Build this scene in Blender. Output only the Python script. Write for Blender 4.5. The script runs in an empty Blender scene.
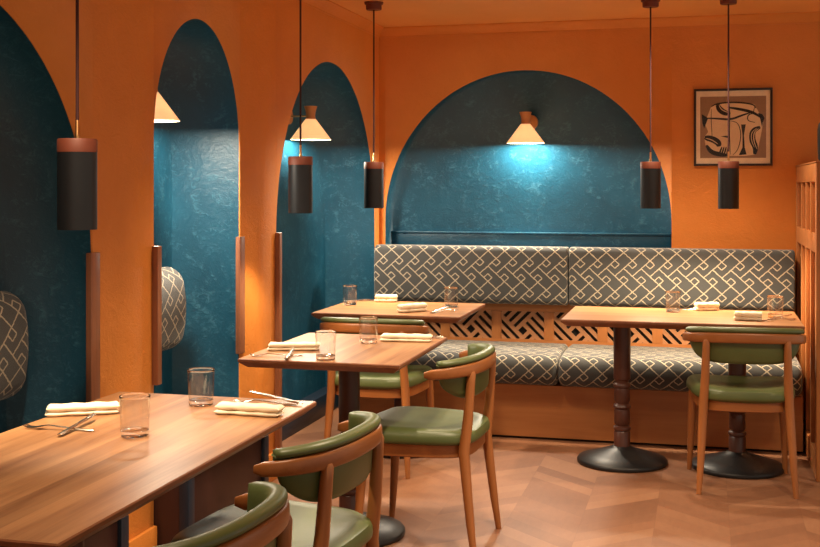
import bpy, bmesh, math, random
from mathutils import Vector, Matrix
random.seed(7)
PI = math.pi
sc = bpy.context.scene
COL = sc.collection

# ------------------------------------------------------------------ materials
def new_mat(name):
    m = bpy.data.materials.new(name); m.use_nodes = True
    nt = m.node_tree; nt.nodes.clear()
    out = nt.nodes.new('ShaderNodeOutputMaterial')
    b = nt.nodes.new('ShaderNodeBsdfPrincipled')
    nt.links.new(b.outputs[0], out.inputs[0])
    return m, nt, b, out
def setin(b, **k):
    for n, v in k.items():
        n = n.replace('_', ' ')
        if n in b.inputs: b.inputs[n].default_value = v
def N(nt, t, **kw):
    n = nt.nodes.new(t)
    for k, v in kw.items(): setattr(n, k, v)
    return n
def mth(nt, op, a, b=None, c=None):
    n = N(nt, 'ShaderNodeMath', operation=op)
    for i, v in enumerate((a, b, c)):
        if v is None: continue
        if isinstance(v, (int, float)): n.inputs[i].default_value = v
        else: nt.links.new(v, n.inputs[i])
    return n.outputs[0]
def ramp(nt, fac, stops, interp='LINEAR'):
    r = N(nt, 'ShaderNodeValToRGB'); r.color_ramp.interpolation = interp
    e = r.color_ramp.elements
    while len(e) < len(stops): e.new(1.0)
    for i, (p, c) in enumerate(stops):
        e[i].position = p; e[i].color = (c[0], c[1], c[2], 1)
    nt.links.new(fac, r.inputs[0]); return r.outputs[0]
def mixc(nt, fac, a, b):
    n = N(nt, 'ShaderNodeMix', data_type='RGBA')
    if isinstance(fac, (int, float)): n.inputs[0].default_value = fac
    else: nt.links.new(fac, n.inputs[0])
    for i, v in ((6, a), (7, b)):
        if isinstance(v, tuple): n.inputs[i].default_value = (v[0], v[1], v[2], 1)
        else: nt.links.new(v, n.inputs[i])
    return n.outputs[2]
def noise(nt, vec, scale, detail=3, rough=.55, dist=0):
    n = N(nt, 'ShaderNodeTexNoise'); n.inputs['Scale'].default_value = scale
    n.inputs['Detail'].default_value = detail; n.inputs['Roughness'].default_value = rough
    n.inputs['Distortion'].default_value = dist
    nt.links.new(vec, n.inputs['Vector']); return n.outputs[0]
def bump(nt, b, h, strength, dist=.01):
    n = N(nt, 'ShaderNodeBump'); n.inputs['Strength'].default_value = strength
    n.inputs['Distance'].default_value = dist
    nt.links.new(h, n.inputs['Height']); nt.links.new(n.outputs[0], b.inputs['Normal'])
def objco(nt, scale=(1, 1, 1)):
    t = N(nt, 'ShaderNodeTexCoord'); m = N(nt, 'ShaderNodeMapping')
    m.inputs['Scale'].default_value = scale
    nt.links.new(t.outputs['Object'], m.inputs['Vector']); return m.outputs[0]

def plain(name, col, rough=.5, metal=0, **k):
    m, nt, b, o = new_mat(name)
    setin(b, Base_Color=(*col, 1), Roughness=rough, Metallic=metal)
    for kk, v in k.items(): setin(b, **{kk: v})
    v = noise(nt, objco(nt), 30, 3)
    c = mixc(nt, v, tuple(x * .88 for x in col), tuple(min(1, x * 1.12) for x in col))
    nt.links.new(c, b.inputs['Base Color'])
    return m

def plaster(name, c1, c2, c3, bstr, rough, scratch=0):
    m, nt, b, o = new_mat(name)
    v = objco(nt)
    n1 = noise(nt, v, 2.2, 5, .6, .4)
    n2 = noise(nt, v, 9, 6, .65, 1.2)
    n3 = noise(nt, objco(nt, (1, 1, 1.6)), 24, 4, .7, 2.0)
    c = ramp(nt, n1, [(.3, c1), (.7, c2)])
    if scratch:
        f = ramp(nt, mth(nt, 'MULTIPLY', n2, n3), [(.27, (0, 0, 0)), (.42, (1, 1, 1))])
        c = mixc(nt, mth(nt, 'MULTIPLY', f, scratch), c, c3)
    else:
        c = mixc(nt, mth(nt, 'MULTIPLY', n2, .35), c, c3)
    nt.links.new(c, b.inputs['Base Color'])
    setin(b, Roughness=rough)
    hsum = mth(nt, 'ADD', mth(nt, 'MULTIPLY', n2, 1.0), mth(nt, 'MULTIPLY', n3, .5))
    bump(nt, b, hsum, bstr, .008)
    return m

def wood(name, dark, light, axis=1, rough=.4, stave=0, fine=1.0, var=.25):
    m, nt, b, o = new_mat(name)
    s = [14, 14, 14]; s[axis] = .9
    v = objco(nt, tuple(s))
    if stave:
        t = N(nt, 'ShaderNodeTexCoord'); x = N(nt, 'ShaderNodeSeparateXYZ'); nt.links.new(t.outputs['Object'], x.inputs[0])
        cross = x.outputs[0 if axis == 1 else 1]
        idx = mth(nt, 'FLOOR', mth(nt, 'DIVIDE', cross, stave))
        w = N(nt, 'ShaderNodeTexWhiteNoise', noise_dimensions='1D'); nt.links.new(idx, w.inputs['W'])
        off = N(nt, 'ShaderNodeCombineXYZ'); nt.links.new(mth(nt, 'MULTIPLY', w.outputs[0], 37.), off.inputs[axis])
        add = N(nt, 'ShaderNodeVectorMath', operation='ADD'); nt.links.new(v, add.inputs[0]); nt.links.new(off.outputs[0], add.inputs[1])
        v = add.outputs[0]
    n1 = noise(nt, v, .9, 5, .6, .8)
    s2 = [160, 160, 160]; s2[axis] = 5
    n2 = noise(nt, objco(nt, tuple(s2)), 1.0, 3, .6, .2)
    f = mth(nt, 'ADD', mth(nt, 'MULTIPLY', n1, .8), mth(nt, 'MULTIPLY', n2, .25 * fine))
    c = ramp(nt, f, [(.32, dark), (.52, tuple((a + bb) / 2 for a, bb in zip(dark, light))), (.72, light)])
    if stave:
        k = mth(nt, 'MULTIPLY_ADD', w.outputs[0], var, 1 - var * .6)
        g = N(nt, 'ShaderNodeVectorMath', operation='SCALE'); nt.links.new(c, g.inputs[0]); nt.links.new(k, g.inputs['Scale'])
        c = g.outputs[0]
    nt.links.new(c, b.inputs['Base Color']); setin(b, Roughness=rough)
    bump(nt, b, n2, .06, .002)
    return m

def fret_fabric(name, base1, base2, line):
    """charcoal cloth woven with an interlocking diagonal key fret of thin cream lines (UVs in metres)"""
    m, nt, b, o = new_mat(name)
    uv = N(nt, 'ShaderNodeUVMap'); uv.uv_map = 'UVMap'
    x = N(nt, 'ShaderNodeSeparateXYZ'); nt.links.new(uv.outputs[0], x.inputs[0])
    hu, vu = .0250, .0228
    wob = noise(nt, uv.outputs[0], 60, 2)
    wob = mth(nt, 'MULTIPLY', mth(nt, 'SUBTRACT', wob, .5), .22)
    U = mth(nt, 'DIVIDE', x.outputs[0], 2 * hu); V = mth(nt, 'DIVIDE', x.outputs[1], 2 * vu)
    a = mth(nt, 'ADD', mth(nt, 'SUBTRACT', U, V), wob)
    bb = mth(nt, 'ADD', mth(nt, 'ADD', U, V), wob)
    H, Vv = set(), set()
    def h(a0, a1, b0):
        for i in range(a0, a1): H.add((i, b0))
    def v(a0, b0, b1):
        for j in range(b0, b1): Vv.add((a0, j))
    h(-3, 3, 0); v(-1, 0, 2); v(0, 0, 1); v(1, 0, 1); h(0, 1, 1)
    v(3, -4, 2); h(3, 5, -2); h(3, 4, 0); h(3, 4, -1); v(4, -1, 0)
    def table(S):
        t = [0.0] * 32
        for (i, j) in S: t[((i - j) % 8) * 4 + ((i + j) % 4)] = 1.0
        return t
    def lookup(i, j, S):
        d = mth(nt, 'FLOORED_MODULO', mth(nt, 'SUBTRACT', i, j), 8)
        s = mth(nt, 'FLOORED_MODULO', mth(nt, 'ADD', i, j), 4)
        k = mth(nt, 'DIVIDE', mth(nt, 'ADD', mth(nt, 'MULTIPLY_ADD', d, 4, s), .5), 32)
        t = table(S)
        return ramp(nt, k, [(q / 32, (t[q],) * 3) for q in range(32)], 'CONSTANT')
    def near(z, w):
        r = mth(nt, 'FLOOR', mth(nt, 'ADD', z, .5))
        d = mth(nt, 'ABSOLUTE', mth(nt, 'SUBTRACT', z, r))
        return r, mth(nt, 'LESS_THAN', d, w)
    fa, fb = mth(nt, 'FLOOR', a), mth(nt, 'FLOOR', bb)
    rb, ob = near(bb, .085); ra, oa = near(a, .085)
    lh = mth(nt, 'MULTIPLY', ob, lookup(fa, rb, H))
    lv = mth(nt, 'MULTIPLY', oa, lookup(ra, fb, Vv))
    f = mth(nt, 'MAXIMUM', lh, lv)
    wv = noise(nt, uv.outputs[0], 420, 2, .7)
    base = mixc(nt, wv, base1, base2)
    ln = mixc(nt, wv, tuple(q * .7 for q in line), tuple(min(1, q * 1.25) for q in line))
    c = mixc(nt, f, base, ln)
    nt.links.new(c, b.inputs['Base Color'])
    setin(b, Roughness=.92)
    b.inputs['Sheen Weight'].default_value = .25
    bump(nt, b, mth(nt, 'ADD', mth(nt, 'MULTIPLY', f, .6), wv), .35, .003)
    return m

def parquet(name):
    m, nt, b, o = new_mat(name)
    t = N(nt, 'ShaderNodeTexCoord'); x = N(nt, 'ShaderNodeSeparateXYZ'); nt.links.new(t.outputs['Object'], x.inputs[0])
    W, Hh = .30, .115
    cx = mth(nt, 'DIVIDE', x.outputs[0], W)
    col = mth(nt, 'FLOOR', cx); fr = mth(nt, 'SUBTRACT', cx, col)
    par = mth(nt, 'FLOORED_MODULO', col, 2)
    tri = mth(nt, 'ABSOLUTE', mth(nt, 'SUBTRACT', fr, par))       # 0..1 zig then zag
    v = mth(nt, 'DIVIDE', mth(nt, 'ADD', x.outputs[1], mth(nt, 'MULTIPLY', tri, W * .9)), Hh)
    row = mth(nt, 'FLOOR', v)
    cm = N(nt, 'ShaderNodeCombineXYZ'); nt.links.new(col, cm.inputs[0]); nt.links.new(row, cm.inputs[1])
    w = N(nt, 'ShaderNodeTexWhiteNoise', noise_dimensions='2D'); nt.links.new(cm.outputs[0], w.inputs['Vector'])
    n1 = noise(nt, objco(nt, (3, 3, 3)), 2, 6, .6, 1)
    n2 = noise(nt, objco(nt, (40, 9, 1)), 1, 4, .6, .6)
    f = mth(nt, 'ADD', mth(nt, 'MULTIPLY', w.outputs[0], .45), mth(nt, 'ADD', mth(nt, 'MULTIPLY', n1, .3), mth(nt, 'MULTIPLY', n2, .3)))
    c = ramp(nt, f, [(.2, (.165, .068, .033)), (.5, (.225, .098, .048)), (.85, (.30, .145, .075))])
    fv = mth(nt, 'SUBTRACT', v, row)
    gap = mth(nt, 'MAXIMUM', mth(nt, 'LESS_THAN', fv, .02), mth(nt, 'LESS_THAN', mth(nt, 'MINIMUM', fr, mth(nt, 'SUBTRACT', 1, fr)), .006))
    c = mixc(nt, mth(nt, 'MULTIPLY', gap, .22), c, (.12, .05, .025))
    nt.links.new(c, b.inputs['Base Color'])
    setin(b, Roughness=.48)
    bump(nt, b, mth(nt, 'SUBTRACT', mth(nt, 'MULTIPLY', n2, .3), mth(nt, 'MULTIPLY', gap, .3)), .12, .002)
    return m

def leather(name, c1, c2):
    m, nt, b, o = new_mat(name)
    v = objco(nt)
    n1 = noise(nt, v, 5, 4); n2 = noise(nt, v, 260, 2)
    nt.links.new(ramp(nt, n1, [(.3, c1), (.7, c2)]), b.inputs['Base Color'])
    setin(b, Roughness=.42); bump(nt, b, n2, .08, .001)
    return m

def thin_glass(name, tint=(1, 1, 1), gain=1.0, base=.04):
    """thin clear glass wall: straight transmission with fresnel reflection"""
    m, nt, b, o = new_mat(name)
    nt.nodes.remove(b)
    f = N(nt, 'ShaderNodeLayerWeight'); f.inputs[0].default_value = .5
    t = N(nt, 'ShaderNodeBsdfTransparent'); t.inputs[0].default_value = (*tint, 1)
    g = N(nt, 'ShaderNodeBsdfGlossy'); g.inputs['Roughness'].default_value = .01
    mx = N(nt, 'ShaderNodeMixShader')
    nt.links.new(mth(nt, 'MULTIPLY_ADD', mth(nt, 'POWER', f.outputs['Facing'], 4), .5 * gain, base), mx.inputs[0])
    nt.links.new(t.outputs[0], mx.inputs[1]); nt.links.new(g.outputs[0], mx.inputs[2]); nt.links.new(mx.outputs[0], o.inputs[0])
    return m
def thick_glass(name):
    m, nt, b, o = new_mat(name)
    setin(b, Base_Color=(.99, .98, .96, 1), Roughness=0.0, IOR=1.5)
    b.inputs['Transmission Weight'].default_value = 1
    return m

def shade_mat(name):
    m, nt, b, o = new_mat(name)
    setin(b, Base_Color=(.85, .72, .55, 1), Roughness=.9)
    tr = N(nt, 'ShaderNodeBsdfTranslucent'); tr.inputs[0].default_value = (.95, .80, .60, 1)
    mx = N(nt, 'ShaderNodeMixShader'); mx.inputs[0].default_value = .09
    w = noise(nt, objco(nt, (60, 60, 240)), 1, 2)
    em = N(nt, 'ShaderNodeEmission'); em.inputs[0].default_value = (1, .56, .24, 1)
    nt.links.new(mth(nt, 'MULTIPLY_ADD', w, .2, .26), em.inputs[1])
    ad = N(nt, 'ShaderNodeAddShader')
    nt.links.new(b.outputs[0], mx.inputs[1]); nt.links.new(tr.outputs[0], mx.inputs[2])
    nt.links.new(mx.outputs[0], ad.inputs[0]); nt.links.new(em.outputs[0], ad.inputs[1])
    nt.links.new(ad.outputs[0], o.inputs[0])
    return m

def emit(name, col, s):
    m, nt, b, o = new_mat(name)
    setin(b, Base_Color=(.9, .8, .6, 1), Emission_Color=(*col, 1), Emission_Strength=s)
    return m

M = dict(
    orange=plaster('orange_plaster', (.62, .205, .026), (.72, .255, .040), (.64, .225, .045), .6, .55),
    ceil=plaster('orange_ceiling', (.76, .34, .085), (.82, .38, .10), (.78, .36, .09), .12, .6),
    teal=plaster('teal_plaster', (.003, .046, .086), (.006, .074, .132), (.05, .17, .25), .38, .42, scratch=.55),
    navy=wood('navy_panel', (.005, .012, .026), (.008, .018, .036), 1, .45),
    maroon=wood('maroon_panel', (.028, .009, .007), (.045, .014, .010), 2, .42),
    floor=parquet('parquet'),
    top=wood('table_top_wood', (.165, .062, .022), (.44, .220, .094), 1, .36, stave=.085),
    topx=wood('table_top_wood_cross', (.19, .075, .026), (.45, .22, .088), 0, .36, stave=.085),
    column=wood('dark_column_wood', (.050, .015, .009), (.09, .028, .015), 2, .38),
    iron=plain('black_iron', (.014, .014, .015), .42, .3),
    chair=wood('chair_oak', (.24, .078, .018), (.38, .138, .038), 2, .38),
    chairx=wood('chair_oak_bent', (.23, .072, .016), (.36, .128, .034), 0, .38),
    green=leather('green_leather', (.066, .088, .024), (.094, .114, .036)),
    fabric=fret_fabric('fret_fabric', (.034, .037, .039), (.076, .079, .078), (.44, .385, .28)),
    ply=wood('orange_ply', (.34, .118, .030), (.46, .182, .054), 0, .45, fine=.6),
    plyv=wood('orange_ply_upright', (.38, .135, .036), (.50, .20, .062), 2, .45, fine=.6),
    lattice=wood('lattice_wood', (.34, .150, .065), (.46, .22, .10), 0, .5, fine=.6),
    topedge=wood('table_edge_wood', (.16, .055, .022), (.27, .10, .042), 1, .4),
    black=plain('black_backing', (.008, .007, .006), .9),
    trim=wood('walnut_trim', (.16, .055, .026), (.36, .145, .07), 2, .38),
    pend=plain('pendant_black', (.018, .018, .020), .42, .5),
    copper=plain('pendant_copper', (.14, .030, .012), .6, .1),
    cord=plain('cord_brown', (.05, .010, .010), .8),
    brass=plain('brass', (.75, .46, .20), .28, 1),
    shade=shade_mat('lampshade_cloth'),
    bulb=emit('bulb_glow', (1, .72, .42), 12),
    lampwood=wood('lamp_wood', (.50, .20, .06), (.66, .30, .11), 2, .45),
    glass=thin_glass('tumbler_glass', (.985, .98, .97), 1.1, .07), glassbase=thick_glass('tumbler_base_glass'),
    pane=thin_glass('picture_glass', (1, 1, 1), .6, .008),
    linen=plain('cream_linen', (.80, .70, .52), .92),
    steel=plain('cutlery_steel', (.62, .56, .48), .24, 1),
    frame=plain('frame_black', (.022, .014, .012), .4),
    paper=plain('print_paper', (.88, .72, .50), .9),
    printbg=plain('print_brown', (.33, .20, .115), .95),
    printcream=plain('print_cream', (.80, .60, .36), .9),
    ink=plain('print_ink', (.016, .010, .008), .8),
    vase=plain('black_ceramic', (.006, .005, .005), .6),
)

# ------------------------------------------------------------------ mesh helpers
class MB:
    def __init__(s): s.v = []; s.f = []; s.m = []; s.uv = {}
    def add(s, vs, fs, mi=0, uvs=None):
        o = len(s.v); s.v += [tuple(p) for p in vs]
        for k, f in enumerate(fs):
            s.f.append([i + o for i in f]); s.m.append(mi)
            if uvs: s.uv[len(s.f) - 1] = uvs[k]
    def box(s, x0, x1, y0, y1, z0, z1, mi=0, bev=0):
        bm = bmesh.new(); bmesh.ops.create_cube(bm, size=1)
        for v in bm.verts:
            v.co = Vector(((x0 + x1) / 2 + v.co.x * (x1 - x0), (y0 + y1) / 2 + v.co.y * (y1 - y0), (z0 + z1) / 2 + v.co.z * (z1 - z0)))
        if bev: bmesh.ops.bevel(bm, geom=bm.edges[:], offset=bev, segments=2, profile=.5, affect='EDGES')
        bm.verts.index_update()
        s.add([v.co[:] for v in bm.verts], [[v.index for v in f.verts] for f in bm.faces], mi); bm.free()
    def rings(s, rings, close=True, cap=True, mi=0):
        n = len(rings[0]); vs = [p for r in rings for p in r]; fs = []
        for i in range(len(rings) - 1):
            for j in range(n if close else n - 1):
                k = (j + 1) % n
                fs.append([i * n + j, i * n + k, (i + 1) * n + k, (i + 1) * n + j])
        if cap:
            fs.append(list(range(n))[::-1]); fs.append([(len(rings) - 1) * n + j for j in range(n)])
        s.add(vs, fs, mi)
    def lathe(s, prof, n=32, c=(0, 0, 0), mi=0, cap=True):
        s.rings([[(c[0] + r * math.cos(2 * PI * j / n), c[1] + r * math.sin(2 * PI * j / n), c[2] + z) for j in range(n)] for r, z in prof], True, cap, mi)
    def tube(s, pts, rad, n=14, mi=0):
        pts = [Vector(p) for p in pts]; R = []
        if isinstance(rad, (int, float)): rad = [rad] * len(pts)
        for i, p in enumerate(pts):
            d = (pts[min(i + 1, len(pts) - 1)] - pts[max(i - 1, 0)]).normalized()
            ref = Vector((0, 1, 0)) if abs(d.y) < .9 else Vector((1, 0, 0))
            a = d.cross(ref).normalized(); b = d.cross(a).normalized()
            R.append([p + rad[i] * (math.cos(2 * PI * j / n) * a + math.sin(2 * PI * j / n) * b) for j in range(n)])
        s.rings(R, True, True, mi)
    def prism(s, poly, fn, t0, t1, mi=0):
        """polygon in 2D -> slab; fn(u, v, t) gives the 3D point"""
        n = len(poly); vs = [fn(u, v, t0) for u, v in poly] + [fn(u, v, t1) for u, v in poly]
        fs = [list(range(n))[::-1], list(range(n, 2 * n))] + [[i, (i + 1) % n, n + (i + 1) % n, n + i] for i in range(n)]
        s.add(vs, fs, mi)
    def build(s, name, mats, parent=None, loc=None, smooth=40, bev=0):
        me = bpy.data.meshes.new(name); me.from_pydata(s.v, [], s.f)
        if not isinstance(mats, (list, tuple)): mats = [mats]
        for m in mats: me.materials.append(m)
        for p, i in zip(me.polygons, s.m): p.material_index = i
        if s.uv:
            l = me.uv_layers.new(name='UVMap')
            for fi, uvs in s.uv.items():
                for k, li in enumerate(me.polygons[fi].loop_indices): l.data[li].uv = uvs[k]
        bm = bmesh.new(); bm.from_mesh(me)
        bmesh.ops.recalc_face_normals(bm, faces=bm.faces[:]); bm.to_mesh(me); bm.free()
        if smooth:
            for p in me.polygons: p.use_smooth = True
            me.set_sharp_from_angle(angle=math.radians(smooth))
        o = bpy.data.objects.new(name, me); COL.objects.link(o)
        if parent: o.parent = parent
        if loc: o.location = loc
        if bev:
            b = o.modifiers.new('bevel', 'BEVEL'); b.width = bev; b.segments = 2; b.limit_method = 'ANGLE'; b.angle_limit = math.radians(40)
        return o

def tag(o, label, cat, group=None):
    o['label'] = label; o['category'] = cat
    if group: o['group'] = group
    return o
def thing(name, label, cat, loc=(0, 0, 0), rz=0, group=None):
    o = bpy.data.objects.new(name, None); COL.objects.link(o)
    o.empty_display_size = .05
    o.location = loc; o.rotation_euler = (0, 0, rz)
    return tag(o, label, cat, group)
def struct(o): o['kind'] = 'structure'; return o
def copy_tree(o, parent=None):
    c = o.copy(); COL.objects.link(c)
    if parent: c.parent = parent
    for ch in list(o.children): copy_tree(ch, c)
    return c

def clip(poly, a, b, c):
    """keep a*u + b*v <= c"""
    out = []
    for i in range(len(poly)):
        p, q = poly[i], poly[(i + 1) % len(poly)]
        dp, dq = a * p[0] + b * p[1] - c, a * q[0] + b * q[1] - c
        if dp <= 0: out.append(p)
        if (dp < 0 < dq) or (dq < 0 < dp):
            t = dp / (dp - dq); out.append((p[0] + t * (q[0] - p[0]), p[1] + t * (q[1] - p[1])))
    return out

def pad_mesh(length, prof_fn, end_r, axis='x', fold=1.0, seam=0, u0=0.0):
    """upholstered pad: closed profile (d, z, arc) swept along its length, ends rounded"""
    st = []
    for k in range(7):
        a = k / 6 * PI / 2
        st.append((end_r * (1 - math.sin(a)), 1 - math.cos(a)))
    st = [(end_r * (1 - math.sin(k / 6 * PI / 2)), end_r * (1 - math.cos(k / 6 * PI / 2))) for k in range(6, -1, -1)]
    # st runs from the end cap (t=0, inset=end_r) to the full section
    st = [(end_r - end_r * math.cos(k / 6 * PI / 2), end_r * (1 - math.sin(k / 6 * PI / 2))) for k in range(7)]
    secs = [(t, i) for t, i in st]
    nmid = 16
    for k in range(1, nmid): secs.append((end_r + (length - 2 * end_r) * k / nmid, 0))
    secs += [(length - t, i) for t, i in st[::-1]]
    prof, cd, cz, wd, wz = prof_fn()
    n = len(prof); mb = MB(); arcs = [0]
    for i in range(n):
        p, q = prof[i], prof[(i + 1) % n]
        arcs.append(arcs[-1] + math.hypot(q[0] - p[0], q[1] - p[1]))
    R = []
    for t, ins in secs:
        sd, sz = max(.05, 1 - 2 * ins / wd), max(.05, 1 - 2 * ins / wz)
        R.append([(t, cd + (d - cd) * sd, cz + (z - cz) * sz) for d, z in prof])
    P3 = (lambda p: p) if axis == 'x' else (lambda p: (p[1], p[0], p[2]))
    vs = [P3(p) for r in R for p in r]; fs = []; uv = []
    for i in range(len(R) - 1):
        for j in range(n):
            k = (j + 1) % n
            fs.append([i * n + j, i * n + k, (i + 1) * n + k, (i + 1) * n + j])
            ins0, ins1 = secs[i][1], secs[i + 1][1]
            if i < 6: ua, ub = secs[i][0] - ins0, secs[i + 1][0] - ins1
            elif i >= len(R) - 7: ua, ub = secs[i][0] + ins0, secs[i + 1][0] + ins1
            else: ua, ub = secs[i][0], secs[i + 1][0]
            uv.append([(u0 + ua, arcs[j]), (u0 + ua, arcs[j + 1]), (u0 + ub, arcs[j + 1]), (u0 + ub, arcs[j])])
    fs.append(list(range(n))[::-1]); uv.append([(u0 + R[0][j][1], R[0][j][2]) for j in range(n)][::-1])
    b = (len(R) - 1) * n
    fs.append([b + j for j in range(n)]); uv.append([(u0 + R[-1][j][1], R[-1][j][2]) for j in range(n)])
    mb.add(vs, fs, 0, uv)
    return mb

def rrect(d0, d1, z0, z1, r, bul=0.0, bulz=0.0, start=0):
    """rounded rectangle profile, dense on straight runs so it can bulge"""
    pts = []
    cs = [(d1 - r, z0 + r, -PI / 2), (d1 - r, z1 - r, 0), (d0 + r, z1 - r, PI / 2), (d0 + r, z0 + r, PI)]
    for q, (cd, cz, a0) in enumerate(cs):
        for k in range(6):
            a = a0 + PI / 2 * k / 5
            pts.append((cd + r * math.cos(a), cz + r * math.sin(a)))
        nd, nz, na = cs[(q + 1) % 4]
        e0 = pts[-1]; e1 = (nd + r * math.cos(na), nz + r * math.sin(na))
        for k in range(1, 6): pts.append((e0[0] + (e1[0] - e0[0]) * k / 6, e0[1] + (e1[1] - e0[1]) * k / 6))
    md, mz = (d0 + d1) / 2, (z0 + z1) / 2; hd, hz = (d1 - d0) / 2, (z1 - z0) / 2
    out = []
    for d, z in pts:
        u, w = (d - md) / hd, (z - mz) / hz
        out.append((d + bul * max(0, u) * (1 - w * w), z + bulz * max(0, w) * (1 - u * u)))
    return lambda: (out, md, mz, d1 - d0, z1 - z0)

# ------------------------------------------------------------------ room shell
H = 2.40
# floor / ceiling
mb = MB(); mb.add([(-.5, -9.5, 0), (4.6, -9.5, 0), (4.6, .4, 0), (-.5, .4, 0)], [[0, 1, 2, 3]]); struct(mb.build('floor', M['floor'], smooth=0))
mb = MB(); mb.add([(-.5, -9.5, H), (4.6, -9.5, H), (4.6, .4, H), (-.5, .4, H)], [[0, 1, 2, 3]]); struct(mb.build('ceiling', M['ceil'], smooth=0))

def arch_wall(name, lo, hi, arches, depth, pt, reveal_floor):
    """wall along s in [lo, hi]; arches: (centre, a, b, spring, z_bottom); pt(s, z, d) -> 3D with d depth into the wall"""
    mb = MB()
    def quad(p, q, r, t, mi): mb.add([pt(*p), pt(*q), pt(*r), pt(*t)], [[0, 1, 2, 3]], mi)
    cur = lo
    for (c, a, b, sp, zb) in arches:
        l, r = c - a, c + a
        if l > cur: quad((cur, 0, 0), (l, 0, 0), (l, H, 0), (cur, H, 0), 0)
        n = 56
        th = [PI - PI * k / n for k in range(n + 1)]
        pts = [(c + a * math.cos(t), sp + b * math.sin(t)) for t in th]
        for k in range(n):
            (s0, z0), (s1, z1) = pts[k], pts[k + 1]
            quad((s0, z0, 0), (s1, z1, 0), (s1, H, 0), (s0, H, 0), 0)
            quad((s0, z0, 0), (s1, z1, 0), (s1, z1, .006), (s0, z0, .006), 0)
            quad((s0, z0, .006), (s1, z1, .006), (s1, z1, depth), (s0, z0, depth), 1)
            quad((s0, zb, depth), (s1, zb, depth), (s1, z1, depth), (s0, z0, depth), 1)
        for s0 in (l, r):
            quad((s0, zb, 0), (s0, sp, 0), (s0, sp, .006), (s0, zb, .006), 0)
            quad((s0, zb, .006), (s0, sp, .006), (s0, sp, depth), (s0, zb, depth), 1)
        if zb > 0:
            quad((l, 0, 0), (r, 0, 0), (r, zb, 0), (l, zb, 0), 0)
            quad((l, zb, 0), (r, zb, 0), (r, zb, depth), (l, zb, depth), 1)
        cur = r
    quad((cur, 0, 0), (hi, 0, 0), (hi, H, 0), (cur, H, 0), 0)
    bm_o = mb.build(name, [M['orange'], M['teal']], smooth=30)
    me = bm_o.data; bm = bmesh.new(); bm.from_mesh(me); bmesh.ops.remove_doubles(bm, verts=bm.verts[:], dist=1e-5)
    bmesh.ops.recalc_face_normals(bm, faces=bm.faces[:]); bm.to_mesh(me); bm.free()
    return struct(bm_o)

DL = .33
A1 = (-4.341, .845, .85, 1.15, 0); A2 = (-2.645, .41, .507, 1.576, 0); A3 = (-.94, .855, .935, 1.15, 0)
arch_wall('wall_left', -9.5, 0, [A1, A2, A3], DL, lambda s, z, d: (-d, s, z), True)
NICHE = (.925, .885, .932, 1.18, 1.0)
arch_wall('wall_back', 0, 4.6, [NICHE], .17, lambda s, z, d: (s, d, z), False)
# crown strips
def crown(pt, l0, l1, name):
    prof = [(0, H), (.045, H), (.045, H - .008), (.032, H - .018), (.020, H - .030), (.012, H - .042), (.006, H - .052), (.006, H - .060), (0, H - .060)]
    mb = MB(); mb.rings([[pt(l, d, z) for d, z in prof] for l in (l0, l1)]); struct(mb.build(name, M['orange'], smooth=30))
crown(lambda l, d, z: (d, l, z), -9.5, 0, 'trim_1')
crown(lambda l, d, z: (l, -d, z), 0, 4.6, 'trim_2')
# niche ledge
mb = MB(); mb.box(NICHE[0] - .885, NICHE[0] + .885, .145, .17, 1.0, 1.105, 0, .003)
mb.box(NICHE[0] - .885, NICHE[0] + .885, .135, .17, 1.098, 1.110, 0, .003); struct(mb.build('trim_3', M['teal'], smooth=40))
# plinth inside the far arch
mb = MB(); mb.box(-DL, -.24, -1.79, -.09, 0, .13, 0, .004); struct(mb.build('trim_4', M['navy']))
# pillar baseboards
for i, (y0, y1) in enumerate(((-3.49, -3.06), (-2.23, -1.80))):
    mb = MB(); mb.box(0, .018, y0, y1, 0, .13, 0, .004); struct(mb.build('baseboard_left' if i == 0 else 'baseboard_left_far', M['orange']))
# walnut corner posts on the pillars
def guard(y, side, z0, k):
    # wraps the pillar corner at y; the pillar lies on the +side of y
    mb = MB()
    if side > 0: mb.box(-.012, .010, y - .024, y + .034, z0, 1.175, 0, .003)
    else: mb.box(-.030, .024, y - .014, y + .020, z0, 1.175, 0, .003)
    struct(mb.build('trim_%d' % k, M['trim']))
guard(-3.496, 1, .655, 5); guard(-3.055, -1, .655, 6); guard(-2.235, 1, .655, 7); guard(-1.795, -1, .13, 8)

# ------------------------------------------------------------------ banquette along the back wall
BX0, BX1 = .02, 2.497
bq = thing('banquette', 'long built-in bench under the back wall niche with charcoal fret pads and orange wood base', 'bench', (BX0, 0, 0))
L = BX1 - BX0
mb = MB(); mb.box(0, L, -.685, -.12, .014, .30, 0, 0); mb.build('kick_panel', M['ply'], bq)
mb = MB(); mb.box(0, L, -.655, -.12, .0, .014); mb.build('shadow_gap_strip', M['black'], bq)  # black strip added as the dark shadow line under the kick panel
mb = MB(); mb.box(0, L, -.105, -.004, .02, .66, 0); mb.build('lattice_backing', M['black'], bq)
mb = MB(); mb.box(0, L, -.125, -.002, .643, .695, 0, .004); mb.build('rail', M['ply'], bq)
mb = MB(); mb.box(0, L, -.10, -.002, .695, 1.0, 0, .004); mb.build('back_board', M['ply'], bq)
mb = MB(); mb.box(0, L, -.125, -.105, .30, .475, 0); mb.build('lower_rail', M['ply'], bq)
posts = [.14 + .3185 * k for k in range(8)]
for px in posts:
    mb = MB(); mb.box(px - .0295 - BX0, px + .0295 - BX0, -.125, -.105, .475, .643, 0, .002); mb.build('post', M['plyv'], bq)
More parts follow.
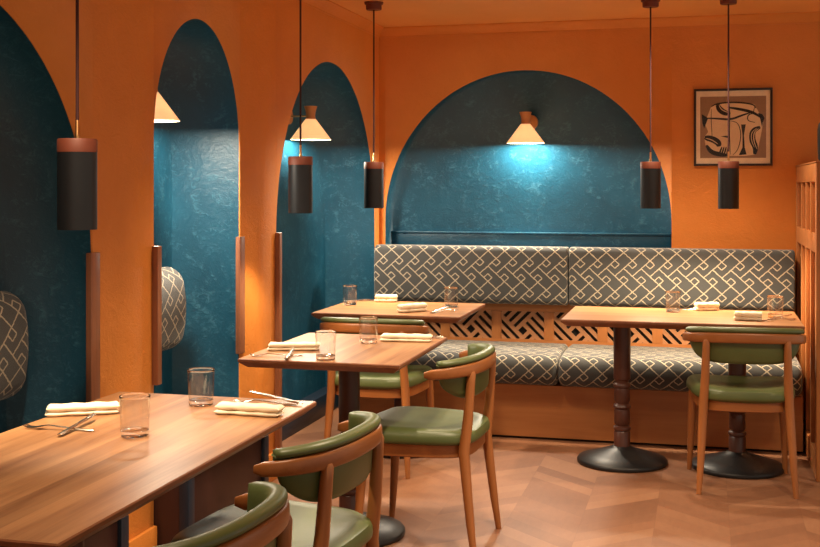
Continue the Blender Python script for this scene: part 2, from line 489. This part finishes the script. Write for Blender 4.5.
def lattice(x0, x1, z0, z1):
    mb = MB(); ex, ez = x0 + (x1 - x0) * .5, z0 + .052
    r2 = math.sqrt(2)
    rect = [(x0, z0), (x1, z0), (x1, z1), (x0, z1)]
    # n1 along '/', n2 along '\'
    def region(lo1, hi1, lo2, hi2):
        p = rect
        for (s, a, b) in ((1, 1 / r2, 1 / r2), (2, 1 / r2, -1 / r2)):
            lo, hi = (lo1, hi1) if s == 1 else (lo2, hi2)
            off = a * ex + b * ez
            if hi is not None: p = clip(p, a, b, hi + off)
            if p and lo is not None: p = clip(p, -a, -b, -(lo + off))
            if not p: return
        if len(p) >= 3: mb.prism(p, lambda u, v, t: (u, t, v), -.122, -.106)
    e, w, pt = .020, .023, .042
    for k in range(8):
        a0, a1 = e + pt * k, e + pt * k + w
        region(-e, None, -a1, -a0)
        region(a0, a1, -e, None)
        region(None, e, a0, a1)
        region(-a1, -a0, None, e)
    return mb
xs = [BX0 - .0295] + posts + [BX1]
for i in range(len(posts)):
    x0 = posts[i] + .0295 - BX0; x1 = (posts[i + 1] - .0295 - BX0) if i + 1 < len(posts) else L
    if x1 - x0 > .04: lattice(x0, x1, .475, .643).build('lattice_panel', M['lattice'], bq, smooth=0)
lattice(0, posts[0] - .0295 - BX0, .475, .643).build('lattice_panel', M['lattice'], bq, smooth=0)
split = 1.222 - BX0
for (u0, u1) in ((0.012, split - .003), (split + .003, L - .004)):
    o = pad_mesh(u1 - u0, rrect(.0, .125, .0, .345, .035, .012), .014, u0=u0).build('back_pad', M['fabric'], bq, smooth=60)
    o.location = (u0, -.10, .693); o.scale = (1, -1, 1)
for (u0, u1) in ((0.006, split - .002), (split + .002, L - .004)):
    o = pad_mesh(u1 - u0, rrect(.0, .59, .0, .160, .045, .010, .012), .03, u0=u0 + .03).build('seat_cushion', M['fabric'], bq, smooth=60)
    o.location = (u0, -.130, .301); o.scale = (1, -1, 1)
for o in [c for c in bq.children if c.name.startswith(('back_pad', 'seat_cushion'))]:
    # bake the mirror so normals stay right
    for v in o.data.vertices: v.co.y = -v.co.y
    o.scale = (1, 1, 1)
    bm = bmesh.new(); bm.from_mesh(o.data); bmesh.ops.reverse_faces(bm, faces=bm.faces[:]); bm.to_mesh(o.data); bm.free()

# ------------------------------------------------------------------ booth benches inside the left arches
def booth(y0, y1, label, gap):
    b = thing('booth_bench', label, 'bench', (0, (y0 + y1) / 2, 0), 0, None)
    h = (y1 - y0) / 2
    mb = MB(); mb.box(-DL + .002, .125, -h, h, 0, .30, 0, .003); mb.build('base', M['maroon'], b)
    for y in (-h - .002, h - .05):
        mb = MB(); mb.box(.100, .140, y, y + .052, 0, .302, 0, .003); mb.build('corner_stile', M['navy'], b)
    pad_mesh(2 * h - .01, rrect(-DL + .1, .15, .302, .455, .04, .008, .01), .03, axis='y').build('seat_cushion', M['fabric'], b, (0, -h + .005, 0), smooth=60)
    pad_mesh(2 * h - .01 - gap, rrect(-DL + .002, -.205, .690, 1.050, .062, .030), .06, axis='y').build('back_pad', M['fabric'], b, (0, -h + .01, 0), smooth=60)
    return b
booth(A1[0] - A1[1] + .01, A1[0] + A1[1] - .008, 'booth seat with fret backrest in the nearest left arch, beside the long table', .05)
booth(A2[0] - A2[1] + .008, A2[0] + A2[1] - .008, 'booth seat with fret backrest in the narrow middle arch of the left wall', .12)

# ------------------------------------------------------------------ right-hand partition with vase
pt = thing('partition_screen', 'orange wooden partition screen with slatted openings at the right end of the bench', 'partition', (2.512, -1.25, 0))
PY = 1.245
mb = MB(); mb.box(.022, .17, .001, PY, 0, 1.509, 0, .003); mb.build('body', M['plyv'], pt)
mb = MB()
mb.box(0, .03, 0, .07, 0, 1.51, 0, .003); mb.box(0, .03, PY - .07, PY, 0, 1.51, 0, .003)
for z0, z1 in ((1.42, 1.51), (1.08, 1.17), (.0, .12)): mb.box(.0, .03, .07, PY - .07, z0, z1, 0, .003)
mb.build('frame', M['plyv'], pt)
for y in (.33, .61, .90):
    mb = MB(); mb.box(.002, .028, y - .018, y + .018, .12, 1.42, 0, .002); mb.build('mullion', M['plyv'], pt)
mb = MB(); mb.box(-.003, .178, -.003, PY, 1.511, 1.519, 0, .002); mb.build('cap', M['ply'], pt)
vs = MB(); vs.lathe([(.052, 0), (.058, .01), (.060, .10), (.060, .15), (.055, .178), (.042, .195), (.026, .205), (.022, .215), (.022, .24), (.026, .245), (.020, .245), (.017, .21), (.02, .19)], 32)
tag(vs.build('vase', M['vase'], loc=(2.584, -1.17, 1.519)), 'dark rounded vase standing on the partition screen, cut off by the right edge', 'vase')

# ------------------------------------------------------------------ tables
def table(name_label, cx, cy, sx, sy, cols, along, rz=0):
    t = thing('dining_table', name_label, 'table', (cx, cy, 0), rz, 'pedestal dining tables')
    mb = MB()
    hx, hy = sx / 2, sy / 2
    # bevelled underside edge
    R = []
    for z, ins in ((.715, .028), (.735, .003), (.738, 0), (.747, 0), (.750, .003)):
        R.append([(-hx + ins, -hy + ins, z), (hx - ins, -hy + ins, z), (hx - ins, hy - ins, z), (-hx + ins, hy - ins, z)])
    mb.rings(R)
    for k, f in enumerate(mb.f):
        if k < 16 or k == len(mb.f) - 2: mb.m[k] = 1
    mb.build('tabletop', [M['top' if along == 'y' else 'topx'], M['topedge']], t, smooth=25)
    for (x, y) in cols:
        c = MB()
        c.lathe([(.043, .715), (.043, .425), (.037, .420), (.034, .412), (.034, .406), (.042, .400), (.044, .392), (.044, .385), (.038, .378), (.040, .372), (.040, .315), (.036, .308), (.034, .300), (.042, .292), (.045, .284), (.042, .276), (.036, .272), (.039, .262), (.040, .200), (.036, .195), (.034, .188), (.043, .182), (.045, .174), (.043, .166), (.036, .162), (.041, .155), (.041, .06)][::-1], 28, (x, y, 0))
        pd = c.build('pedestal', M['column'], t)
        bmesh_ = MB(); bmesh_.box(x - .11, x + .11, y - .11, y + .11, .705, .715); bmesh_.build('top_plate', M['iron'], pd)
        d = MB(); d.lathe([(.222, 0), (.226, .006), (.226, .016), (.220, .024), (.150, .046), (.09, .066), (.055, .078), (.048, .084), (.0435, .086)], 48, (x, y, 0))
        d.build('base', M['iron'], t)
    return t
table('long walnut table in the left foreground, laid for two', .535, -4.40, .66, 1.42, [(-.055, -.05)], 'y')
table('small walnut table in the middle, in front of the third arch', .613, -2.565, .63, .79, [(0, 0)], 'y')
table('small square walnut table in the far left corner against the bench', .437, -1.085, .78, .67, [(0, 0)], 'x')
table('wide walnut table on two black pedestals before the right bench', 1.885, -1.07, 1.13, .64, [(-.29, -.02), (.272, 0)], 'x')

# ------------------------------------------------------------------ chairs
def make_chair():
    root = thing('dining_chair', '', 'chair', (0, 0, 0), 0, 'green leather armchairs with curved oak rails')
    ra, rb, yc, ne = .265, .180, -.060, 2.5
    def railpt(ph):
        s, c = math.sin(ph), math.cos(ph)
        x = math.copysign(abs(s) ** (2 / ne), s) * ra; y = -math.copysign(abs(c) ** (2 / ne), c) * rb
        g = Vector((math.copysign(abs(x / ra) ** (ne - 1), x) / ra, math.copysign(abs(y / rb) ** (ne - 1), y) / rb, 0)).normalized()
        return Vector((x, y + yc, 0)), g
    # seat frame and cushion
    def outline(sc_, n=56):
        out = []
        for k in range(n):
            a = 2 * PI * k / n; ca, sa = math.cos(a), math.sin(a)
            x = math.copysign(abs(ca) ** .5, ca) * .238; y = math.copysign(abs(sa) ** .5, sa) * .240 + .018
            x *= 1 + .10 * (y / .24)
            out.append((x * sc_, y * sc_))
        return out
    mb = MB(); mb.rings([[(x, y, z) for x, y in outline(s)] for s, z in ((.90, .372), (.92, .376), (.92, .420), (.90, .424))]); mb.build('seat_frame', M['chairx'], root)
    mb = MB()
    mb.rings([[(x, y, z - .012 * (1 - min(1, (x / .2) ** 2)) * (s < .96)) for x, y in outline(s)] for s, z in
              ((.90, .423), (.97, .424), (.995, .429), (1.0, .438), (.995, .452), (.97, .466), (.92, .476), (.84, .481), (.7, .480), (.5, .477), (.25, .475), (.05, .474))])
    mb.build('seat', M['green'], root, smooth=60)
    # legs
    for s in (-1, 1):
        mb = MB(); mb.tube([(s * .228, .232, 0), (s * .222, .222, .12), (s * .216, .212, .28), (s * .212, .204, .385), (s * .211, .202, .425)], [.0115, .0155, .0195, .0205, .019], 18)
        mb.build('leg', M['chair'], root)
        mb = MB(); mb.tube([(s * .212, -.232, 0), (s * .203, -.215, .13), (s * .194, -.196, .30), (s * .188, -.186, .40), (s * .182, -.200, .52), (s * .178, -.210, .66), (s * .177, -.213, .692), (s * .177, -.213, .702)], [.0115, .016, .0195, .021, .0195, .017, .016, .012], 18)
        mb.build('leg', M['chair'], root)
    # bent rail
    R = []
    nphi = 44
    for k in range(nphi + 1):
        ph = math.radians(-91 + 182 * k / nphi); P, nrm = railpt(ph)
        e = abs(ph) / math.radians(91)
        tk = .0125; hh = .0235 - .006 * e ** 3
        endk = min(1, (1 - e) / .05 + .25) if e > .95 else 1
        tk *= .35 + .65 * endk; hh *= .45 + .55 * endk
        zc = .714 - .020 * e ** 2
        ring = []
        for q in range(16):
            a = 2 * PI * q / 16; ca, sa = math.cos(a), math.sin(a)
            ring.append(P + nrm * (math.copysign(abs(ca) ** .55, ca) * tk) + Vector((0, 0, zc + math.copysign(abs(sa) ** .55, sa) * hh)))
        R.append(ring)
    mb = MB(); mb.rings(R); mb.build('back_rail', M['chairx'], root, smooth=50)
    # padded backrest
    R = []
    npad = 40
    for k in range(npad + 1):
        sg = -1 + 2 * k / npad; ph = math.radians(82) * sg
        P, nin = railpt(ph); nin = -nin
        e = abs(sg)
        zb = .588 + .080 * e ** 2.8
        sec = [(.026, zb + .004), (.018, zb + .018), (.0140, .685), (.0140, .731), (-.002, .734), (-.0075, .738), (-.0090, .744), (-.006, .751), (.002, .756), (.012, .758), (.022, .756), (.031, .750), (.037, .740), (.040, .722), (.044, .690), (.044, zb + .03), (.040, zb + .008), (.033, zb)]
        f = 1.0 if e < .9 else math.sqrt(max(.02, 1 - ((e - .9) / .1) ** 2 * .97))
        R.append([P + nin * (.018 + (n_ - .018) * (f if n_ > .0145 or z_ > .734 else 1)) + Vector((0, 0, .752 + (z_ - .752) * (.3 + .7 * f) + .004 - .016 * e ** 2)) for n_, z_ in sec])
    mb = MB(); mb.rings(R); mb.build('back_pad', M['green'], root, smooth=60)
    return root
# (x, y, heading of the chair front, label); local +y is the front
chairs = [
    (.915, -4.84, PI / 2 - .06, 'nearest green chair, cut off by the bottom edge beside the long table'),
    (.885, -4.03, PI / 2 - .09, 'second green chair at the long table, nearer its far end'),
    (.945, -2.555, PI / 2 - .04, 'green chair standing right of the small middle table, seat facing left'),
    (.415, -1.45, 0, 'green chair between the middle table and the far left corner table'),
    (2.170, -1.365, .07, 'green chair seen from behind at the wide right table'),
]
proto = make_chair()
for i, (x, y, rz, lab) in enumerate(chairs):
    o = proto if i == 0 else copy_tree(proto)
    o.location = (x, y, 0); o.rotation_euler = (0, 0, rz); o['label'] = lab

# ------------------------------------------------------------------ pendants
def make_pendant():
    r = thing('pendant_lamp', '', 'lamp', (0, 0, 0), 0, 'black cylinder pendant lamps')
    # origin at the bottom of the cylinder
    mb = MB(); R, h = .0535, .215
    mb.lathe([(R, 0), (R, h), (R - .003, h), (R - .003, .0)], 40, cap=False)
    n = 40; mb.rings([[(rr * math.cos(2 * PI * j / n), rr * math.sin(2 * PI * j / n), 0) for j in range(n)] for rr in (R - .003, R)], cap=False)
    sh = mb.build('shade', M['pend'], r)
    mb = MB(); mb.lathe([(R + .0005, .213), (R + .0005, .247), (R - .002, .250), (.006, .250), (.006, .244), (R - .004, .213)], 40); cp = mb.build('copper_cap', M['copper'], r)
    mb = MB(); mb.lathe([(.007, .250), (.007, .262), (.005, .266), (.005, .300), (.003, .304)], 16); mb.build('ferrule', M['brass'], cp)
    top = H - 1.28
    mb = MB(); mb.tube([(0, 0, .30), (0, 0, top - .03)], .0045, 10); mb.build('cord', M['cord'], r)
    mb = MB(); mb.lathe([(.040, top - .042), (.043, top - .038), (.043, top - .014), (.050, top - .012), (.052, top - .004), (.052, top)], 32); mb.build('ceiling_rose', M['copper'], r)
    mb = MB(); mb.lathe([(.004, .105), (.022, .11), (.030, .13), (.026, .16), (.014, .185), (.012, .215)], 20); mb.build('bulb', M['bulb'], sh)
    return r
pend = [(.326, -4.14, 'black pendant at far left, hanging over the long table'),
        (.272, -2.20, 'black pendant hanging in front of the far left arch and its wall lamp'),
        (.258, -1.0, 'black pendant hanging in the room corner, left of the niche'),
        (1.72, -.722, 'black pendant overlapping the right end of the niche'),
        (2.122, -.721, 'black pendant hanging in front of the framed print')]
proto = make_pendant()
PEND_W = [22, 18, 22, 30, 32]
for i, (x, y, lab) in enumerate(pend):
    o = proto if i == 0 else copy_tree(proto)
    o.location = (x, y, 1.28); o['label'] = lab
    l = bpy.data.lights.new('pendant_light', 'SPOT'); l.energy = PEND_W[i]; l.color = (1, .78, .52); l.spot_size = math.radians(100 if i < 3 else 135); l.spot_blend = .6; l.shadow_soft_size = .03
    lo = bpy.data.objects.new('pendant_light', l); COL.objects.link(lo); lo.location = (x, y, 1.298)

# ------------------------------------------------------------------ wall lamps
def make_sconce():
    """origin on the wall, lamp projects to +x"""
    r = thing('wall_lamp', '', 'lamp', (0, 0, 0), 0, 'cone wall lamps in the arches')
    mb = MB(); n = 32
    mb.rings([[(x, rr * math.cos(2 * PI * j / n), rr * math.sin(2 * PI * j / n)) for j in range(n)] for x, rr in ((0.001, .046), (.014, .046), (.018, .042))]); mb.build('wall_plate', M['lampwood'], r)
    mb = MB(); mb.tube([(.016, 0, 0), (.10, 0, 0), (.14, 0, .004)], .005, 10); mb.build('arm', M['brass'], r)
    c = (.14, 0, 0)
    mb = MB(); mb.lathe([(.030, -.022), (.026, .0), (.028, .02), (.038, .056), (.034, .056), (.024, .02), (.020, .0), (.02, -.022)], 32, c); mb.build('wood_collar', M['lampwood'], r)
    mb = MB(); mb.lathe([(.118, -.136), (.030, -.018), (.0285, -.019), (.1165, -.136), (.118, -.136)], 48, c, cap=False); ls = mb.build('lamp_shade', M['shade'], r, smooth=30)
    mb = MB(); mb.lathe([(.004, -.098), (.018, -.094), (.026, -.075), (.020, -.05), (.012, -.03), (.012, -.01)], 20, c); mb.build('bulb', M['bulb'], ls)
    return r
sconces = [(.945, .169, 1.80, -PI / 2 - .10, 'lit cone lamp on the teal niche above the long bench'),
           (-DL, -.76, 1.802, 0, 'lit cone lamp in the far left arch behind a black pendant'),
           (-DL, -2.71, 1.802, 0, 'lit cone lamp half hidden by the pillar in the middle arch')]
proto = make_sconce()
SC_W = [24, 20, 19]
for i, (x, y, z, rz, lab) in enumerate(sconces):
    o = proto if i == 0 else copy_tree(proto)
    o.location = (x, y, z); o.rotation_euler = (0, 0, rz); o['label'] = lab
    px, py = x + .14 * math.cos(rz), y + .14 * math.sin(rz)
    l = bpy.data.lights.new('wall_lamp_light', 'POINT'); l.energy = SC_W[i] * .13; l.color = (1, .84, .64); l.shadow_soft_size = .02
    lo = bpy.data.objects.new('wall_lamp_light', l); COL.objects.link(lo); lo.location = (px, py, z - .108)
    l = bpy.data.lights.new('wall_lamp_glow', 'AREA'); l.shape = 'DISK'; l.size = .18; l.energy = SC_W[i] * .8; l.color = (1, .84, .64)
    lo = bpy.data.objects.new('wall_lamp_glow', l); COL.objects.link(lo); lo.location = (px, py, z - .132)

# ------------------------------------------------------------------ framed print
fr = thing('framed_print', 'framed black and cream abstract print hanging on the right of the back wall', 'picture', (2.161, 0, 1.745))
W2, H2 = .222, .227
mb = MB()
mb.box(-W2, W2, -.022, -.001, H2 - .013, H2, 0, .002); mb.box(-W2, W2, -.022, -.001, -H2, -H2 + .013, 0, .002)
mb.box(-W2, -W2 + .013, -.022, -.001, -H2 + .013, H2 - .013, 0, .002); mb.box(W2 - .013, W2, -.022, -.001, -H2 + .013, H2 - .013, 0, .002)
mb.build('frame', M['frame'], fr)
mb = MB(); mb.box(-W2 + .012, W2 - .012, -.010, -.004, -H2 + .012, H2 - .012); mo = mb.build('mount', M['paper'], fr, smooth=0)
# print: coordinates u right, v down in a 360 x 350 sheet
PW, PH = .372, .362
def pp(u, v, t): return ((u / 360 - .5) * PW, -t, (.5 - v / 350) * PH)
mb = MB(); mb.prism([(0, 0), (360, 0), (360, 350), (0, 350)], pp, .0098, .0104, 0)
mb.prism([(60, 58), (82, 42), (120, 34), (180, 33), (240, 38), (296, 46), (314, 80), (330, 110), (344, 150), (336, 200), (326, 250), (316, 300), (306, 330), (250, 338), (160, 338), (90, 336), (52, 318), (30, 280), (22, 230), (44, 200), (24, 150), (40, 110)], pp, .0104, .0108, 1)
def stroke(pts, w, mi=2, t=.0112):
    pts = [Vector(p) for p in pts]
    # smooth the polyline
    for _ in range(2):
        q = [pts[0]]
        for a, b in zip(pts, pts[1:]): q += [a * .75 + b * .25, a * .25 + b * .75]
        q.append(pts[-1]); pts = q
    m = len(pts); l, r = [], []
    for i, p in enumerate(pts):
        d = (pts[min(i + 1, m - 1)] - pts[max(i - 1, 0)]).normalized(); nn = Vector((-d.y, d.x))
        f = i / (m - 1); ww = w * (.35 + .65 * math.sin(PI * min(1, max(0, f)))) / 2
        l.append(p + nn * ww); r.append(p - nn * ww)
    for i in range(m - 1): mb.prism([tuple(l[i]), tuple(l[i + 1]), tuple(r[i + 1]), tuple(r[i])], pp, .0104, t, mi)
def blob(pts, mi=2, t=.0112): mb.prism(pts, pp, .0104, t, mi)
stroke([(60, 58), (90, 40), (180, 32), (290, 45), (306, 70)], 9)
stroke([(95, 42), (104, 70), (130, 92), (166, 100)], 34)
stroke([(104, 48), (114, 72), (138, 86), (160, 92)], 5, 1, .0116); stroke([(118, 46), (128, 66), (150, 78)], 4, 1, .0116)
stroke([(150, 62), (220, 74), (290, 92), (340, 128)], 16)
stroke([(34, 122), (100, 126), (170, 132), (230, 108), (276, 94)], 12)
blob([(8, 98), (44, 122), (22, 180), (12, 150)])
stroke([(298, 60), (290, 100), (262, 104), (258, 140), (300, 150)], 6)
blob([(316, 96), (340, 104), (352, 126), (342, 150), (338, 176), (328, 130)])
stroke([(62, 70), (60, 130), (64, 190), (66, 232)], 4)
stroke([(160, 40), (163, 110), (160, 200), (166, 330)], 5)
stroke([(24, 232), (60, 240), (100, 262), (104, 284)], 40); stroke([(30, 236), (66, 246), (98, 270)], 5, 1, .0116); stroke([(28, 250), (64, 262), (88, 278)], 4, 1, .0116)
stroke([(34, 276), (60, 316), (110, 330), (152, 334)], 26)
blob([(112, 226), (160, 222), (160, 238)])
for k in range(4): stroke([(104 + 14 * k, 330), (120 + 12 * k, 286)], 9)
blob([(224, 160), (250, 160), (240, 220), (244, 290), (254, 330), (212, 334), (232, 290), (232, 220)])
stroke([(328, 176), (286, 196), (284, 250), (304, 290), (298, 330)], 34); stroke([(320, 184), (294, 204), (292, 250), (310, 300)], 5, 1, .0116); stroke([(310, 182), (280, 206), (280, 250), (296, 290)], 4, 1, .0116)
stroke([(170, 140), (210, 150), (226, 220), (210, 300), (180, 334)], 5)
mb.build('print', [M['printbg'], M['printcream'], M['ink']], mo, smooth=0)
mb = MB(); mb.box(-W2 + .012, W2 - .012, -.018, -.0165, -H2 + .012, H2 - .012); mb.build('glass', M['pane'], fr, smooth=0)

# ------------------------------------------------------------------ table settings
def make_glass():
    mb = MB(); n = 40
    def rings(prof, mi): mb.rings([[(r * math.cos(2 * PI * k / n), r * math.sin(2 * PI * k / n), z) for k in range(n)] for r, z in prof], True, False, mi)
    rings([(.0362, .0165), (.0366, .02), (.0395, .0995)], 0); rings([(.0377, .0995), (.0352, .024), (.0340, .0175)], 0)
    rings([(.0395, .0995), (.0398, .1035), (.0390, .1058), (.0379, .1040), (.0377, .0995), (.0395, .0995)], 1)
    mb.lathe([(.032, .0), (.0352, .002), (.0360, .008), (.0362, .0160), (.0340, .0170), (.028, .0145), (.012, .0135)], n, mi=1)
    return mb
def make_napkin(length=.20, width=.052, seed=0):
    rnd = random.Random(seed); mb = MB()
    for lay, (z0, hgt, sh, w) in enumerate(((.0, .012, 0, 1.0), (.0105, .0175, .003, .97))):
        R = []; ns = 26; ph = rnd.random() * 6
        for i in range(ns + 1):
            x = -length / 2 + length * i / ns + sh
            e = abs(2 * i / ns - 1)
            k = math.sqrt(max(.0, 1 - max(0, (e - .93) / .07) ** 2)) * .85 + .15
            wob = .0022 * math.sin(9 * x / length * 2 + ph) ; hw = width / 2 * w * (1 + .03 * math.sin(14 * i / ns + ph))
            ring = []
            for q in range(18):
                a = 2 * PI * q / 18; ca, sa = math.cos(a), math.sin(a)
                yy = math.copysign(abs(ca) ** .6, ca) * hw + wob
                zz = z0 + hgt / 2 + math.copysign(abs(sa) ** .7, sa) * hgt / 2 * k * (1 + .10 * math.sin(21 * x / length + ph * 2 + yy * 40))
                ring.append((x, yy, max(.0004, zz)))
            R.append(ring)
        mb.rings(R)
    # woven stripe band: two raised ridges across the top
    for x in (length * .20, length * .24):
        mb.tube([(x, -width * .42, .023), (x, -width * .3, .0268), (x, 0, .0278), (x, width * .3, .0268), (x, width * .42, .023)], .0009, 6)
    return mb
def strip(mb, st, t=.0022):
    """st: (x, half width, z, y offset)"""
    R = [[(x, y + w, z), (x, y + w * .6, z + t / 2), (x, y - w * .6, z + t / 2), (x, y - w, z), (x, y - w * .6, z - t / 2), (x, y + w * .6, z - t / 2)] for x, w, z, y in st]
    mb.rings(R)
def make_fork():
    mb = MB()
    strip(mb, [(-.10, .0045, .003, 0), (-.095, .0075, .003, 0), (-.06, .0065, .004, 0), (-.01, .0040, .008, 0), (.03, .0035, .011, 0), (.042, .006, .010, 0), (.05, .0105, .008, 0), (.062, .0115, .006, 0)], .003)
    for k in range(4):
        y = (k - 1.5) * .0062
        strip(mb, [(.060, .0022, .006, y * .95), (.075, .0020, .004, y), (.09, .0018, .005, y), (.100, .0008, .009, y)], .002)
    return mb
def make_knife():
    mb = MB()
    strip(mb, [(-.11, .004, .004, 0), (-.105, .0085, .004, 0), (-.06, .0080, .0045, 0), (-.01, .0055, .005, 0), (.0, .0045, .005, 0), (.01, .0075, .005, .001), (.06, .0090, .004, .002), (.095, .0065, .004, .004), (.11, .001, .004, .009)], .005)
    return mb
TZ = .7505
def put(o, x, y, rz, z=TZ, tilt=0):
    o.location = (x, y, z); o.rotation_euler = (0, tilt, rz)
gl, npk, fk, kn = [None], [None], [None], [None]
def place(cache, maker, name, mat, cat, group, x, y, rz, label, z=TZ, tilt=0, sx=1, sz=1):
    if cache[0] is None:
        o = maker().build(name, mat, smooth=50); cache[0] = o
    else:
        o = cache[0].copy(); COL.objects.link(o)
    put(o, x, y, rz, z, tilt); o.scale = (sx, 1, sz); tag(o, label, cat, group)
    return o
where = {
    'A': 'at the near left of the long table', 'B': 'at the far end of the long table',
    'C': 'at the left side of the small middle table', 'D': 'at the right far side of the small middle table',
    'E': 'on the bench side of the far left corner table', 'F': 'on the chair side of the far left corner table',
    'G': 'on the bench side of the wide right table', 'H': 'on the chair side of the wide right table'}
glasses = dict(A=(.566, -4.262), B=(.553, -3.832), C=(.628, -2.905), D=(.655, -2.435), E=(.125, -1.01), F=(.686, -.985), G=(1.842, -.922), H=(2.338, -1.05))
for k, (x, y) in glasses.items():
    place(gl, make_glass, 'water_glass', [M['glass'], M['glassbase']], 'glass', 'clear water tumblers', x, y, 0, 'clear empty tumbler ' + where[k])
naps = dict(A=(.285, -4.045, .50, 1.0), B=(.745, -3.93, -.03, .98), C=(.425, -2.70, .30, 1.02), D=(.79, -2.34, .10, 1.08), E=(.27, -.80, .12, .62), F=(.537, -1.25, .85, .80), G=(2.01, -.80, .35, .62), H=(2.203, -1.205, -.05, .66))
for k, (x, y, rz, s) in naps.items():
    place(npk, make_napkin, 'napkin', M['linen'], 'napkin', 'folded cream napkins', x, y, rz, 'folded cream linen napkin ' + where[k], sx=s, sz=1.5 if k in 'EFGH' else 1.1)
forks = dict(A=(.335, -4.245, PI + .05), B=(.735, -3.775, PI + .02), C=(.420, -2.875, PI + .3), D=(.83, -2.255, .35), E=(.125, -.80, .35), F=(.70, -1.22, 1.0), G=(1.925, -.855, .5), H=(2.335, -1.20, .45))
for k, (x, y, rz) in forks.items():
    place(fk, make_fork, 'fork', M['steel'], 'fork', 'steel forks', x, y, rz, 'steel fork ' + where[k])
knives = dict(A=(.375, -4.215, 1.65, .008, -.06), B=(.745, -3.725, -.45, .008, .05), C=(.470, -2.855, 1.78, .008, -.05), D=(.815, -2.235, .55, 0, 0), E=(.16, -.76, .8, 0, 0), F=(.675, -1.17, 1.35, .008, -.04), G=(1.90, -.80, .9, 0, 0), H=(2.36, -1.13, .95, .008, -.04))
for k, (x, y, rz, dz, tl) in knives.items():
    place(kn, make_knife, 'knife', M['steel'], 'knife', 'steel table knives', x, y, rz, 'steel table knife ' + where[k], z=TZ + dz, tilt=tl)

# ------------------------------------------------------------------ light
def spot(x, y, z, tx, ty, tz, e, size, blend=.8, col=(1, .79, .54), soft=.05):
    l = bpy.data.lights.new('ceiling_downlight', 'SPOT'); l.energy = e * .92; l.color = col
    l.spot_size = math.radians(size); l.spot_blend = blend; l.shadow_soft_size = soft
    o = bpy.data.objects.new('ceiling_downlight', l); COL.objects.link(o); o.location = (x, y, z)
    o.rotation_euler = (Vector((tx, ty, tz)) - Vector((x, y, z))).to_track_quat('-Z', 'Y').to_euler()
spot(.62, -4.75, 2.36, .55, -4.4, .75, 75, 85)
spot(1.55, -3.5, 2.36, 1.5, -3.2, 0, 110, 100)
spot(1.85, -1.00, 2.36, 1.85, -1.05, 0, 75, 115)
spot(.62, -1.25, 2.36, .62, -1.30, .4, 60, 105)
spot(.80, -2.75, 2.36, .80, -2.70, .4, 60, 95)
spot(2.7, -3.0, 2.36, 2.4, -2.6, 0, 60, 100)

w = bpy.data.worlds.new('room_ambient'); sc.world = w; w.use_nodes = True
bg = w.node_tree.nodes['Background']; bg.inputs[0].default_value = (1, .84, .66, 1); bg.inputs[1].default_value = .40

# ------------------------------------------------------------------ camera
cam = bpy.data.cameras.new('camera'); co = bpy.data.objects.new('camera', cam); COL.objects.link(co)
cam.sensor_fit = 'HORIZONTAL'; cam.sensor_width = 36; cam.lens = 1139 / 820 * 36
cam.shift_y = -(273.5 - 186) / 820
co.location = (2.0, -6.95, 1.4); co.rotation_euler = (PI / 2, 0, math.radians(14.5))
cam.clip_start = .05
sc.camera = co

vs_ = sc.view_settings
vs_.view_transform = 'Standard'; vs_.look = 'None'; vs_.exposure = 0.78; vs_.gamma = 1; vs_.use_curve_mapping = False
